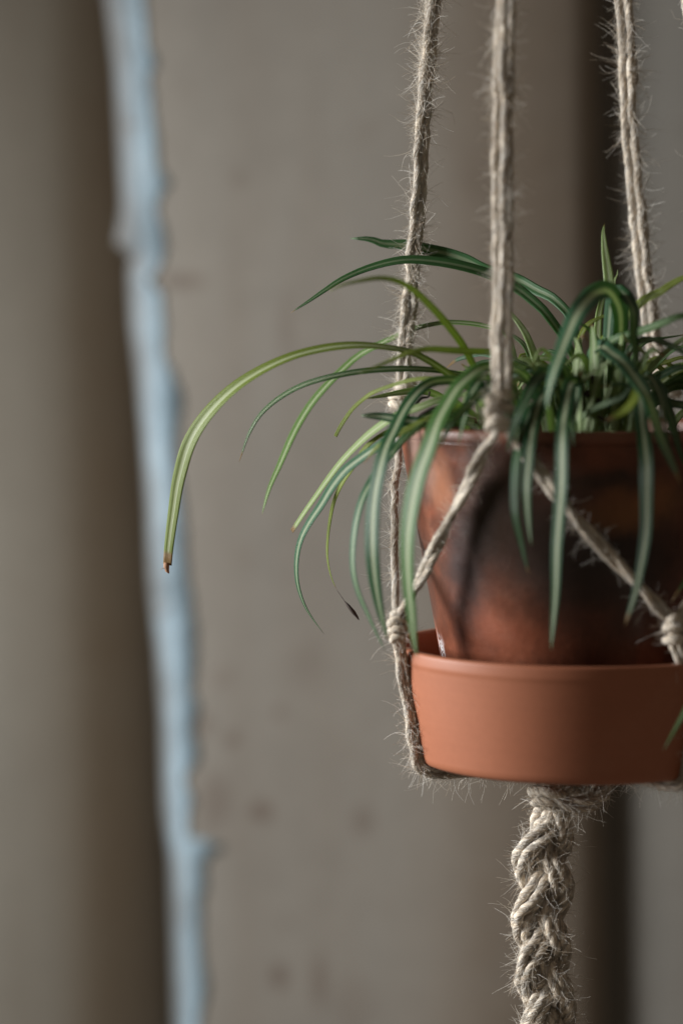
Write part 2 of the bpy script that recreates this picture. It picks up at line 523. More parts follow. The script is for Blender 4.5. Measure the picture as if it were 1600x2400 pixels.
# centre panel: left arris leans, its face is flat, then rounds away to the right
L_EDGE = [(238, -20), (260, 163), (271, 380), (276, 488), (262, 569), (298, 600), (293, 640), (298, 759), (314, 894), (325, 1030), (336, 1192),
          (341, 1363), (358, 1525), (369, 1688), (374, 1905), (390, 2013), (396, 2230), (401, 2420)]
R_EDGE = [(341, -20), (347, 108), (369, 141), (352, 179), (360, 271), (374, 390), (395, 428), (374, 466), (369, 504), (387, 553), (384, 602), (369, 640),
          (352, 656), (379, 683), (385, 759), (388, 846), (407, 878), (425, 932), (415, 1030), (417, 1084), (428, 1200), (434, 1308), (450, 1444),
          (457, 1471), (455, 1552), (450, 1623), (463, 1661), (452, 1699), (457, 1731), (463, 1785), (432, 1823), (450, 1872), (437, 1959),
          (479, 1972), (522, 1986), (479, 2010), (472, 2121), (472, 2230), (484, 2284), (484, 2327), (466, 2420)]
def lerp_edge(E, py):
    e = np.array(E, float)
    if py < e[0, 1]: return e[0, 0] + (py - e[0, 1]) * 0.062
    if py > e[-1, 1]: return e[-1, 0] + (py - e[-1, 1]) * 0.062
    return np.interp(py, e[:, 1], e[:, 0])


def x_at(px, py, y): return at(px, py, y)[0]


rows = []
for py in PYS:
    z = at(800, py, Y_WALL)[2]
    lean = py / 2400.0
    xl = x_at(262 + 150 * lean, py, 0.7150)
    xc = x_at(336 + 120 * lean, py, Y_WALL)
    xr = x_at(992 + 30 * lean, py, Y_WALL)
    pr = [(xl + 0.012, 1.3), (xl + 0.008, 0.95), (xl + 0.004, 0.7750), (xl + 0.006, 0.7150), (xc - 0.004, 0.7020)]
    pr += [(xc + 0.004, 0.7010)] + [(xc + (xr - xc) * t, Y_WALL + 0.001) for t in (0.25, 0.5, 0.75, 1.0)]
    x_, y_ = pr[-1]
    for k in range(26):                         # a slow turn away, then a tight round-over
        ang = math.radians(np.interp(k, [0, 18, 25], [0, 12, 86]))
        st = 0.0068 if k < 19 else 0.0052
        x_ += st * math.cos(ang); y_ += st * math.sin(ang)
        pr.append((x_, y_))
    pr += [(x_ + 0.001, 1.1), (x_ + 0.001, 1.3)]
    rows.append([(x, y, z) for x, y in pr])
plaster = row_prism('plaster_wall', rows, M_WALL)
tag(plaster, 'broad grey-brown plaster wall panel stained with rusty spots, its left edge painted blue', 'wall')

# the coat of blue paint on its left edge: 3 mm thick, ragged border
ZP = np.unique(np.r_[np.linspace(-2600, -20, 30), np.arange(-20, 2421, 12), np.linspace(2420, 4600, 30)])
rows = []
for py in ZP:
    lean = py / 2400.0
    z = at(800, py, Y_WALL)[2]
    xl = x_at(lerp_edge(L_EDGE, py) + 8, py, 0.7150)
    rj = lerp_edge(R_EDGE, py)
    rj += 0.12 * (rj - (350 + 118 * lean)) + rng.normal(0, 3.0)
    xr = x_at(rj, py, Y_WALL)
    xc = min(x_at(336 + 120 * lean, py, Y_WALL), xr - 0.003)
    w_ = xc - xl
    rows.append([(xl + 0.006, 0.80, z), (xl + 0.001, 0.722, z), (xl, 0.7110, z), (xl + w_ * 0.25, 0.7075, z), (xl + w_ * 0.6, 0.7033, z), (xc, 0.7004, z), (xr - 0.0010, 0.7000, z), (xr, 0.7012, z)])
pc = row_prism('paint_coat', rows, M_PAINT, plaster)
pc['label'] = 'flaking pale blue paint along the left edge'

# left panel, farther back, rounding away into shade
rows = []
for py in PYS:
    lean = py / 2400.0
    y0 = 1.20
    z = at(800, py, y0)[2]
    xr = x_at(-60 + 80 * lean, py, y0)
    pr = [(xr - 2.6, y0 - 0.40), (xr - 1.2, y0 - 0.22), (xr - 0.3, y0 - 0.065), (xr, y0)]
    x_, y_ = pr[-1]
    for k in range(32):
        ang = math.radians(np.interp(k, [0, 5, 14, 20, 25, 31], [19, 21, 29, 39, 53, 62]))
        x_ += 0.0050 * math.cos(ang); y_ += 0.0050 * math.sin(ang)
        pr.append((x_, y_))
    pr += [(x_ + 0.03, y_ + 0.06), (x_ + 0.032, 1.75)]
    rows.append([(x, y, z) for x, y in pr])
lw = row_prism('side_wall', rows, M_WALL3)
tag(lw, 'blurred grey wall at far left fading brown towards the blue painted edge', 'wall')

# right panel beyond the dark joint, turned a little towards the light
rows = []
for py in PYS:
    lean = py / 2400.0
    z = at(800, py, 0.66)[2]
    x0 = x_at(1432 + 35 * lean, py, 0.7400)
    rows.append([(x, y, z) for x, y in [(x0 - 0.12, 0.7500), (x0 - 0.012, 0.7480), (x0 - 0.004, 0.7450), (x0 + 0.004, 0.7400), (x0 + 0.018, 0.7330), (x0 + 0.10, 0.7300), (x0 + 0.4, 0.725), (x0 + 2.2, 0.70)]])
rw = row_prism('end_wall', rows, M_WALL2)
tag(rw, 'grey wall panel at far right beyond the dark vertical joint', 'wall')

# the back of the recesses
zt, zb = at(800, -2600, 1.35)[2], at(800, 4600, 1.35)[2]
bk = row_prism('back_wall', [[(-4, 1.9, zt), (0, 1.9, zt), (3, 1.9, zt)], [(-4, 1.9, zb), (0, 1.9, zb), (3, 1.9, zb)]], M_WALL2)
tag(bk, kind='structure')

# ------------------------------------------------------------------ pot and saucer
def lathe(name, prof, mat, seg=160, parent=None, wob=0.0):
    prof = np.asarray(prof, float)
    # refine the profile
    a = np.linspace(0, 2 * np.pi, seg, endpoint=False)
    k = len(prof)
    R = prof[:, 0][:, None] * (1 + wob * np.sin(a * 2 + 1.0)[None, :] + wob * 0.6 * np.sin(a * 3 + 2.2)[None, :])
    V = np.stack([R * np.cos(a), R * np.sin(a), np.broadcast_to(prof[:, 1][:, None], R.shape)], -1).reshape(-1, 3)
    i = np.arange(k - 1)[:, None] * seg; j = np.arange(seg)[None, :]; j2 = (j + 1) % seg
    F = np.stack([i + j, i + j2, i + seg + j2, i + seg + j], -1).reshape(-1, 4)
    return mesh_obj(name, V, F, mat, parent)


def rounded(pts, r, n=5):
    """round the inner corners of a polyline profile"""
    out = [pts[0]]
    for p0, p1, p2, rr in zip(pts[:-2], pts[1:-1], pts[2:], r):
        p0, p1, p2 = map(np.array, (p0, p1, p2))
        a = p1 + norm(p0 - p1) * rr; c_ = p1 + norm(p2 - p1) * rr
        for t in np.linspace(0, 1, n):
            out.append(tuple((1 - t) ** 2 * a + 2 * t * (1 - t) * p1 + t * t * c_))
    out.append(pts[-1])
    return out


SR0, SR1, SH = 0.0925, 0.1045, 0.0690
prof = rounded([(0.0001, 0.0), (SR0, 0.0), (SR1 - 0.0008, SH - 0.0095), (SR1 + 0.0001, SH - 0.0072), (SR1 + 0.0002, SH), (SR1 - 0.0062, SH), (SR0 - 0.006, 0.0062), (0.0001, 0.0062)],
               [0.006, 0.0012, 0.0012, 0.0022, 0.0022, 0.006])
saucer = lathe('saucer', prof, M_TERRA, 200, wob=0.0012)
saucer.rotation_euler = (0, math.radians(0.45), 0)
tag(saucer, 'deep orange terracotta saucer cradled in the jute hanger below the pot', 'saucer')

t_ = Z_POT + H_POT
prof = rounded([(0.0001, Z_POT), (R_POT0, Z_POT), (R_POT1 - 0.0016, t_ - 0.010), (R_POT1, t_ - 0.0065), (R_POT1 + 0.0003, t_), (R_POT1 - 0.0075, t_), (R_POT0 - 0.006, Z_POT + 0.008), (0.0001, Z_POT + 0.008)],
               [0.003, 0.003, 0.002, 0.003, 0.003, 0.003])
pot = lathe('flower_pot', prof, M_POT, 200, wob=0.0015)
tag(pot, 'rust red clay flower pot with black smoke stains, standing in the orange saucer', 'flower pot')

# soil
zs = t_ - 0.020
rr = np.linspace(0.0005, pot_r(zs) - 0.0072, 30); aa = np.linspace(0, 2 * np.pi, 90, endpoint=False)
Rm, Am = np.meshgrid(rr, aa, indexing='ij')
hz = zs + rng.normal(0, 0.0012, Rm.shape) + 0.004 * (1 - (Rm / rr[-1]) ** 2)
V = np.stack([Rm * np.cos(Am), Rm * np.sin(Am), hz], -1).reshape(-1, 3)
i = np.arange(29)[:, None] * 90; j = np.arange(90)[None, :]; j2 = (j + 1) % 90
soil = mesh_obj('potting_soil', V, np.stack([i + j, i + j2, i + 90 + j2, i + 90 + j], -1).reshape(-1, 4), M_SOIL)
tag(soil, 'dark potting soil inside the clay pot under the leaves', 'soil', kind='stuff')

# ------------------------------------------------------------------ jute hanger
hanger = thing('macrame_hanger', 'fuzzy natural jute macrame hanger with knotted cords and a thick braided tail', 'plant hanger')


def fuzz_along(geo, P, r, per_mm, mean_len, rad=0.00012, curl=0.75, out=0.8, cap=0.022, win=None):
    """fibres that lie along a twine and stray off it"""
    T, N, B = frames(P)
    L_ = np.linalg.norm(np.diff(P, axis=0), axis=1).sum()
    n = int(L_ * 1000 * per_mm)
    if n < 1: return
    clump = np.clip(0.55 + smooth_noise(len(P), 7, 0.55)[:, 0] + smooth_noise(len(P), 24, 0.35)[:, 0], 0.06, None)[:-1]
    idx = rng.choice(len(P) - 1, n, p=clump / clump.sum())
    a = rng.random(n) * 2 * np.pi
    o = np.cos(a)[:, None] * N[idx] + np.sin(a)[:, None] * B[idx]
    base = P[idx] + o * r * 0.75 + T[idx] * rng.normal(0, 0.0006, n)[:, None]
    sgn = np.where(rng.random(n) < 0.5, 1, -1)[:, None]
    side = np.cross(o, T[idx]) * rng.normal(0, 0.25, n)[:, None]
    wild = np.where(rng.random(n) < 0.15, 0.5, 0.11)
    d = T[idx] * sgn + o * (out * wild * np.abs(rng.normal(0, 1, n)))[:, None] + side
    ln = np.clip(rng.exponential(mean_len, n) * np.where(wild > 0.3, 0.85, 1.1) + 0.002, 0.002, cap)
    hairs(geo, base, d, ln, rad * rng.uniform(0.6, 1.3, n), curl=np.where(wild > 0.3, curl * 1.2, 0.42))


def lay_along(geo, P, r, per_mm, pitch=0.014):
    """fibres twisted into the surface of a twine"""
    T, N, B = frames(P)
    s = np.r_[0, np.cumsum(np.linalg.norm(np.diff(P, axis=0), axis=1))]
    n = int(s[-1] * 1000 * per_mm)
    if n < 1: return
    s0 = rng.random(n) * s[-1]
    ln = rng.uniform(0.006, 0.018, n)
    a0 = rng.random(n) * 2 * np.pi
    K = 5
    Q = []
    lift = rng.uniform(0.86, 1.12, n)
    for k in range(K):
        sk = np.clip(s0 + ln * k / (K - 1), 0, s[-1])
        i_ = np.clip(np.searchsorted(s, sk) - 1, 0, len(P) - 2)
        f = ((sk - s[i_]) / (s[i_ + 1] - s[i_] + 1e-9))[:, None]
        c_ = P[i_] * (1 - f) + P[i_ + 1] * f
        a = a0 + 2 * np.pi * (sk - s0) / pitch + rng.normal(0, 0.08, n)
        o = np.cos(a)[:, None] * N[i_] + np.sin(a)[:, None] * B[i_]
        Q.append(c_ + o * (r * (lift + (0.16 if k in (0, K - 1) else 0) * rng.random(n)))[:, None])
    Q = np.stack(Q, 1)
    T2 = norm(np.gradient(Q, axis=1))
    ref = norm(rng.normal(0, 1, (n, 1, 3)))
    N2 = norm(np.cross(T2, ref)); B2 = np.cross(T2, N2)
    R = (rng.uniform(0.00009, 0.00022, n)[:, None] * np.array([0.6, 1, 1, 1, 0.5])[None])
    V = np.stack([Q + R[..., None] * (math.cos(a) * N2 + math.sin(a) * B2) for a in (0, 2.094, 4.189)], 2).reshape(-1, 3)
    b_ = (np.arange(n) * K * 3)[:, None, None]; kk = (np.arange(K - 1) * 3)[None, :, None]
    j = np.arange(3)[None, None, :]; j2 = (j + 1) % 3
    F = np.stack([b_ + kk + j, b_ + kk + j2, b_ + kk + 3 + j2, b_ + kk + 3 + j], -1).reshape(-1, 4)
    geo.add(V, F, np.repeat(rng.random((n, 2)), K * 3, axis=0))


def bundle_paths(path, n_tw, rb, tw_pitch, step=0.0009, ph=0.0, wob=0.0004):
    P, L_ = spline(path, 4)
    P, _ = spline(path, max(8, int(L_ / step)))
    T, N, B = frames(P)
    s = np.linspace(0, L_, len(P))
    out = []
    for k in range(n_tw):
        a = ph + 2 * np.pi * k / n_tw + 2 * np.pi * s / tw_pitch + smooth_noise(len(P), 14, 0.12)[:, 0]
        o = np.cos(a)[:, None] * N + np.sin(a)[:, None] * B
        out.append(P + o * (rb if n_tw > 1 else 0) + smooth_noise(len(P), 9, wob, 3))
    return out


def cord(path, n_tw, r, rb, tw_pitch=0.35, fuzz=2.6, mean=0.0045, ph=0.0, lay=5.0, rad=0.00012, wob=0.0004, step=0.0009, label=None):
    """a run of parallel twines; each twine is a part with its own stray fibres as sub-part"""
    for k, P in enumerate(bundle_paths(path, n_tw, rb, tw_pitch, step, ph, wob)):
        g_ = Geo()
        R = r * (1 + smooth_noise(len(P), 12, 0.07)[:, 0])
        tube(g_, P, R, 12, ply=0.13, pitch=0.024 + 0.006 * random.random(), hair=0.035, phase=random.random() * 6)
        o = g_.build('twine', M_JUTE, hanger)
        if label: o['label'] = label
        if fuzz > 0:
            h = Geo()
            lay_along(h, P, r, lay, 0.03)
            fuzz_along(h, P, r, fuzz, mean, rad)
            f_ = h.build('loose_fibre', M_FUZZ, o)
            f_['kind'] = 'stuff'


def coil(center, axis, rad, height, turns, r_tw, name='knot', fuzz=4.0, mean=0.004, squash=1.0, tilt=0.25, jit=0.0006, parent=None):
    """a knot: twine wound about an axis over a core"""
    axis = norm(np.asarray(axis, float)); center = np.asarray(center, float)
    u = norm(np.cross(axis, [0.31, 0.9, 0.1])); v = np.cross(axis, u)
    n = int(turns * 26)
    t = np.linspace(0, 1, n)
    a = 2 * np.pi * turns * t
    bulge = 0.72 + 0.42 * np.sin(np.pi * t) ** 0.8
    ra = rad * bulge
    P = center + axis * ((t - 0.5) * height + tilt * rad * np.sin(a))[:, None] + ra[:, None] * (np.cos(a)[:, None] * u + squash * np.sin(a)[:, None] * v)
    P = P + smooth_noise(n, 7, jit, 3)
    g_ = Geo()
    tube(g_, P, r_tw * (1 + smooth_noise(n, 8, 0.09)[:, 0]), 12, ply=0.2, pitch=0.012, hair=0.035)
    core = center + axis * np.linspace(-0.55, 0.55, 12)[:, None] * height
    tube(g_, core, np.full(12, rad * 0.75), 12, ply=0.2, pitch=0.02, hair=0.03)
    o = g_.build(name, M_JUTE, hanger)
    h = Geo()
    lay_along(h, P, r_tw, 6.0)
    fuzz_along(h, P, r_tw, fuzz, mean)
    f_ = h.build('loose_fibre', M_FUZZ, o); f_['kind'] = 'stuff'
    return o


TW = 0.0021                                     # radius of one twine
APEX = np.array([-0.030, -0.002, 0.99])
K_LEFT = at(942, 925, 0.040)
K_FRONT = at(1168, 962, -0.103)
K_BACK = at(1560, 905, 0.095)
K_RIGHT = np.array([0.104, -0.035, K_FRONT[2] + 0.002])
K_LL = at(932, 1468, -0.046)
K_LR = at(1582, 1476, -0.087)
K_BL = np.array([-0.040, 0.100, 0.083])
K_BR = np.array([0.095, 0.055, 0.083])


def wpath(pix, y0, y1):
    """pixels from top to bottom with depth running from y0 to y1"""
    n = len(pix)
    return np.array([at(p[0], p[1], y0 + (y1 - y0) * k / (n - 1)) for k, p in enumerate(pix)])


# four carrying cords
left_px = [(1017, -20), (1004, 120), (990, 260), (983, 400), (972, 560), (962, 680), (952, 800), (946, 890)]
P = wpath(left_px, 0.028, 0.040)
cord(np.vstack([APEX, P, K_LEFT]), 3, 0.0020, 0.0026, 1.4, fuzz=6.5, mean=0.0060, ph=2.2, lay=12, wob=0.0004)
front_px = [(1184, -20), (1182, 200), (1178, 420), (1178, 640), (1175, 800), (1173, 915)]
P = wpath(front_px, -0.078, -0.103)
cord(np.vstack([APEX, P, K_FRONT]), 3, 0.0020, 0.0043, 3.0, fuzz=3.5, mean=0.0055, ph=1.35, lay=7, wob=0.0003)
back_px = [(1461, -20), (1470, 150), (1482, 350), (1498, 520), (1515, 680), (1530, 780), (1552, 880)]
P = wpath(back_px, 0.070, 0.095)
cord(np.vstack([APEX, P, K_BACK]), 3, 0.0022, 0.0036, 3.0, fuzz=3.5, mean=0.0065, ph=0.9, lay=7, wob=0.0003)
right_px = [(1611, -10), (1640, 300), (1690, 650)]
P = wpath(right_px, -0.012, -0.030)
cord(np.vstack([APEX, P, K_RIGHT]), 3, 0.0021, 0.0030, 0.5, fuzz=1.6, mean=0.0045, lay=3, step=0.0016)
coil(APEX + np.array([0, 0, 0.005]), (0, 0, 1), 0.009, 0.03, 4, 0.0025, fuzz=0.5)

coil(K_LEFT, norm(P[0] * 0 + np.array([0.35, -0.25, 1.0])), 0.0050, 0.016, 2.6, 0.0026, fuzz=5, mean=0.005)
coil(K_FRONT, (0.12, 0.05, 1.0), 0.0054, 0.021, 2.6, 0.0027, fuzz=3.5)
coil(K_BACK, (-0.15, 0.0, 1.0), 0.0058, 0.018, 2.4, 0.0030, fuzz=3)
coil(K_RIGHT, (0.0, 0.1, 1.0), 0.0058, 0.018, 2.4, 0.0030, fuzz=2)


def br(a, bb, mid=None, n_tw=2, r=0.0019, rb=0.0019, **kw):
    a, bb = np.asarray(a), np.asarray(bb)
    m = (a + bb) / 2 if mid is None else np.asarray(mid)
    cord(np.vstack([a, m, bb]), n_tw, r, rb, 0.11, **kw)


lo = np.array([0, 0, -0.008])
br(K_FRONT + lo, K_LL + np.array([0.002, -0.002, 0.006]), at(1060, 1205, -0.0745), fuzz=2.6, mean=0.0040)
br(K_FRONT + lo + np.array([0.003, 0, 0]), K_LR + np.array([-0.002, 0, 0.006]), at(1375, 1245, -0.1035), fuzz=2.6, mean=0.0040)
br(K_LEFT + lo, K_LL + np.array([-0.001, 0.002, 0.008]), at(925, 1190, 0.002), n_tw=1, r=0.0019, fuzz=4.5, mean=0.0070, lay=10)
br(K_LEFT + lo + np.array([0.0, 0.003, 0]), K_BL, (-0.080, 0.080, 0.145), fuzz=1.5)
br(K_BACK + lo, K_BL, (0.005, 0.108, 0.145), fuzz=1.0, step=0.0016)
br(K_BACK + lo, K_BR, (0.082, 0.080, 0.145), fuzz=1.0, step=0.0016)
br(K_RIGHT + lo, K_BR, (0.106, 0.015, 0.145), fuzz=1.0, step=0.0016)
br(K_RIGHT + lo, K_LR + np.array([0.002, 0, 0.006]), (0.090, -0.068, 0.145), fuzz=1.6)

coil(K_LL, (0.0, 0.05, 1.0), 0.0036, 0.0175, 3.6, 0.0021, fuzz=3.5, mean=0.004, tilt=0.5)
coil(K_LR, (0.15, 0.0, 1.0), 0.0046, 0.014, 2.4, 0.0024, fuzz=3.0)
coil(K_BL, (0, 0, 1), 0.0045, 0.016, 3, 0.0024, fuzz=1.5)
coil(K_BR, (0, 0, 1), 0.0045, 0.016, 3, 0.0024, fuzz=1.5)

# from the lower knots down the saucer's side and under it to the gathering knot
GATH = np.array([-0.008, -0.010, -0.013])
for K_, dz in ((K_LL, 0), (K_LR, 1), (K_BL, 2), (K_BR, 3)):
    d = norm(np.array([K_[0], K_[1], 0.0]))
    if dz == 1: d = norm(np.array([0.63, -0.80, 0]))
    if dz == 0: d = norm(np.array([-0.945, -0.325, 0]))
    def sd(z, e): return d * (SR0 + (SR1 - SR0) * z / SH + e) + np.array([0, 0, z])
    mid_z = [0.052, 0.030, 0.010]
    tw_r, tw_b = (0.0020, 0.0018) if dz == 0 else (0.0018, 0.0024)
    pth = [K_ + np.array([0, 0, -0.008])] + [sd(z, 0.0030) for z in mid_z] + [d * (SR0 - 0.003) + np.array([0, 0, -0.0026]), d * (SR0 * 0.6) + np.array([0, 0, -0.0042]), GATH + d * 0.012 + np.array([0, 0, 0.006])]
    near = dz < 2
    cord(np.array(pth), 2 if dz == 0 else 3, tw_r, tw_b, 3.0 if dz == 0 else 0.6, fuzz=5 if dz == 0 else (2.5 if near else 0.8), mean=0.0065 if dz == 0 else 0.0055, lay=9 if dz == 0 else 4, ph=math.pi / 2)

# gathering knot: bundles looped round under the saucer
gpx = at(1300, 1858, -0.012)
coil(gpx + np.array([-0.004, -0.004, -0.001]), (0.25, 0.0, 1.0), 0.0085, 0.013, 2.0, 0.0028, name='gathering_knot', fuzz=3.0, mean=0.005)
loop = [at(x, y, d_) for x, y, d_ in [(1262, 1868, -0.012), (1290, 1880, -0.020), (1340, 1890, -0.023), (1392, 1876, -0.020), (1412, 1855, -0.010), (1390, 1844, 0.004), (1330, 1845, 0.008), (1285, 1850, 0.0)]]
cord(np.array(loop), 4, 0.0021, 0.0032, 0.06, fuzz=3.5, mean=0.005, lay=8)
# braided tail
braid_c = [(1304, 1862), (1290, 1940), (1272, 2010), (1272, 2090), (1266, 2170), (1270, 2250), (1280, 2330), (1284, 2420), (1290, 2600), (1292, 2800)]
Cp, CL = spline(np.array([at(x, y, -0.012) for x, y in braid_c]), 900)
Tc, Nc, Bc = frames(Cp)
sC = np.linspace(0, CL, len(Cp))
per = 0.104
side = norm(np.cross(Tc, np.array([0, 1.0, 0]))); side *= np.sign(side[:, :1])
front = np.array([0, -1.0, 0])
for k in range(3):
    ph = 2 * np.pi * k / 3 + 2.2
    w = 2 * np.pi * sC / per + ph
    grow = np.clip(sC / 0.03, 0.35, 1)
    path = Cp + side * (0.0110 * np.sin(w) * grow)[:, None] + front * (0.0050 * np.sin(2 * w))[:, None]
    sub = path[::12]
    g_ = Geo(); h = Geo()
    for P in bundle_paths(sub, 5, 0.0041, 0.24, 0.0009, ph=k * 1.3, wob=0.0006):
        tube(g_, P, 0.0026 * (1 + smooth_noise(len(P), 10, 0.08)[:, 0]), 14, ply=0.30, pitch=0.017, hair=0.03)
        lay_along(h, P, 0.0025, 11.0, 0.021)
        fuzz_along(h, P, 0.0025, 3.2, 0.0060, rad=0.00012, cap=0.020)
    o = g_.build('braid_strand', M_JUTE, hanger)
    f_ = h.build('loose_fibre', M_FUZZ, o); f_['kind'] = 'stuff'

# ------------------------------------------------------------------ spider plant
plant = thing('spider_plant', 'arching spider plant with cream striped green leaves spilling over the clay pot', 'plant', loc=(0, 0, 0))
DARK, MID, FRESH, BLUE, PALE = (0.027, 0.104, 0.038), (0.090, 0.200, 0.052), (0.370, 0.450, 0.065), (0.085, 0.220, 0.120), (0.46, 0.58, 0.25)
VIEWV = -FWD
LEAF_W = 0.86


def leaf(pts, w, tilt=(20, 20), col=MID, tip='point', base_w=0.55, stripe=0.8, fold=0.16, peak=0.45, tip_pow=0.75, n=44, name='leaf'):
    """a strap leaf through pixels (px, py, depth) from base to tip; w = width in photo pixels;
    tilt = degrees its upper face turns from the viewer towards the sky, along the leaf"""
    P0 = np.array([at(*p) for p in pts])
    P, L_ = spline(P0, n)
    P = P + smooth_noise(n, 7, 0.00045, 3) * np.linspace(0.3, 1, n)[:, None]
    t = np.linspace(0, 1, n)
    T = norm(np.gradient(P, axis=0))
    v = norm(CAM - P)
    nb = norm(v - T * np.sum(v * T, 1, keepdims=True))
    b2 = np.cross(T, nb)
    sg = b2 @ np.array([-0.45, 0.1, 0.9])
    # keep one sign along the leaf: that of most of it
    b2 = b2 * (1 if sg[int(n * 0.3):].sum() > 0 else -1)
    th = np.radians(np.interp(t, np.linspace(0, 1, len(tilt)), tilt) + smooth_noise(n, 16, 4)[:, 0])
    th = np.convolve(np.pad(th, 4, 'edge'), np.ones(9) / 9, 'valid')
    nn = nb * np.cos(th)[:, None] + b2 * np.sin(th)[:, None]
    S = np.cross(T, nn)
    prof = np.where(t < peak, base_w + (1 - base_w) * np.sin(t / peak * np.pi / 2), 1.0)
    x = np.clip((t - peak) / (1 - peak), 0, 1)
    if tip == 'point': prof = prof * np.where(t > peak, np.clip(1 - x ** 2.0, 0.0, 1) ** tip_pow, 1) + 0.02
    elif tip == 'cut': prof = prof * np.where(t > peak, 1 - 0.42 * x, 1)
    else: prof = prof * np.where(t > peak, np.clip(1 - x ** 4, 0.02, 1) ** 0.6, 1)
    scale = (np.linalg.norm(P - CAM, axis=1)) / F_PX
    hw = 0.5 * w * LEAF_W * scale * prof
    m = 9
    u = np.linspace(-1, 1, m)
    q = np.abs(u) ** 1.15
    cup = fold * q[None, :] * hw[:, None] * (1 + smooth_noise(n, 10, 0.25))
    edge = np.clip(1 - np.abs(u) ** 6, 0.15, 1)
    th_ = np.minimum(0.00035, hw * 0.3)[:, None] * edge[None, :]
    C = P[:, None, :] + S[:, None, :] * (hw[:, None] * u[None, :])[..., None]
    wav = smooth_noise(n, 9, 0.05, 1) * hw[:, None]
    top = C + nn[:, None, :] * (cup + th_ + wav * u[None, :])[..., None]
    bot = C + nn[:, None, :] * (cup - th_ + wav * u[None, :])[..., None]
    ring = np.concatenate([top, bot[:, ::-1]], 1)
    k = 2 * m
    V = ring.reshape(-1, 3)
    uu = np.concatenate([(u + 1) / 2, ((u + 1) / 2)[::-1]])
    U = np.stack([np.broadcast_to(uu, (n, k)), np.broadcast_to((t * L_ * 10)[:, None], (n, k))], -1).reshape(-1, 2)
    i = np.arange(n - 1)[:, None] * k; j = np.arange(k)[None, :]; j2 = (j + 1) % k
    F = np.stack([i + j, i + j2, i + k + j2, i + k + j], -1).reshape(-1, 4)
    # end caps
    cap = [[e * k + a, e * k + a + 1, e * k + k - 2 - a, e * k + k - 1 - a] for e in (0, n - 1) for a in range(m - 1)]
    o = mesh_obj(name, V, np.vstack([F, np.array(cap)]), M_LEAF, plant, U)
    at_ = o.data.attributes.new('to_tip', 'FLOAT', 'POINT')
    at_.data.foreach_set('value', np.repeat((1 - t) * L_ * 100, k).astype(np.float32))
    j = 1 + random.uniform(-0.12, 0.12)
    o.color = (col[0] * j, col[1] * j, col[2] * j, stripe)
    return o


def D(pix, *ys):
    """attach depths (interpolated over the points) to a pixel list"""
    y = np.interp(np.linspace(0, 1, len(pix)), np.linspace(0, 1, len(ys)), ys)
    return [(p[0], p[1], yy) for p, yy in zip(pix, y)]


C1, C2 = (1140, 990), (1390, 1000)
hero = leaf(D([(1150, 975), (1105, 915), (1056, 882), (1000, 845), (943, 821), (839, 809), (723, 827), (640, 856), (557, 905), (495, 965), (445, 1040), (420, 1115), (404, 1200), (395, 1270), (391, 1322)], -0.02, -0.04, -0.03, -0.012, 0.0),
     44, (30, 50, 60, 60, 45, 30, 28), (0.29, 0.36, 0.06), 'cut', peak=0.75, base_w=0.5, n=64)
tipg = Geo()
tube(tipg, np.array([at(391, 1319, 0), at(390, 1328, 0), at(392, 1338, 0), at(396, 1344, 0)]), [0.0019, 0.0017, 0.0012, 0.0003], 8)
hairs(tipg, np.array([at(387, 1331, -0.0005)]), np.array([[-1, 0, -0.1]]), np.array([0.003]), np.array([0.00025]), 0.1)
tipg.build('dry_tip', M_TIP, hero)
hero['label'] = 'longest yellow-green leaf arching far left to a brown tip'

leaf(D([(1170, 960), (1148, 893), (1075, 877), (995, 868), (905, 866), (806, 876), (723, 897), (661, 928), (615, 966), (586, 1012), (570, 1055), (562, 1080)], -0.02, -0.03, -0.01, 0.0), 19, (40, 30, 35, 25, 20), MID, stripe=0.55)
leaf(D([(1225, 960), (1195, 800), (1150, 768), (1060, 756), (985, 767), (943, 782), (889, 807), (839, 834), (798, 870), (748, 924), (715, 969), (682, 1027), (650, 1100), (632, 1143), (615, 1205)], 0.0, 0.04, 0.055, 0.05, 0.03), 27, (40, 50, 50, 48, 45), (0.2, 0.34, 0.09), stripe=0.8, peak=0.75)
leaf(D([(1375, 950), (1345, 770), (1302, 705), (1257, 678), (1208, 652), (1137, 632), (1092, 609), (1047, 593), (1003, 583), (959, 573), (900, 570), (868, 560), (822, 559)], -0.02, 0.02, 0.04, 0.045), 33, (30, 20, 15, 10, 20), (0.07, 0.20, 0.07), stripe=0.45, peak=0.7, base_w=0.4)
leaf(D([(1370, 960), (1340, 830), (1284, 741), (1248, 705), (1208, 674), (1141, 641), (1079, 622), (1012, 611), (945, 609), (868, 626), (806, 650), (765, 676), (723, 706), (682, 733)], -0.02, 0.0, 0.01, 0.0), 29, (30, 20, 30, 50, 30), (0.07, 0.20, 0.06), stripe=0.35, peak=0.5)
leaf(D([(1155, 985), (1128, 906), (1110, 857), (1087, 812), (1061, 777), (1034, 745), (1003, 714), (967, 681), (931, 659), (889, 649), (847, 653), (806, 664), (765, 684)], -0.03, -0.06, -0.085, -0.10), 23, (15, 15, 25, 45, 50), FRESH, stripe=0.35, peak=0.6)
leaf(D([(1215, 960), (1195, 850), (1154, 828), (1110, 824), (1047, 818), (989, 821), (945, 833), (900, 852), (839, 872)], -0.03, -0.06, -0.08, -0.085), 20, (30, 35, 30, 20), FRESH, stripe=0.3)
leaf(D([(1130, 980), (1100, 910), (1064, 895), (1036, 889), (983, 889), (926, 898), (880, 915), (856, 930), (826, 957), (802, 993), (786, 1026)], -0.03, -0.05, -0.03, -0.01), 16, (50, 45, 40, 10), FRESH, 'cut', stripe=0.45)
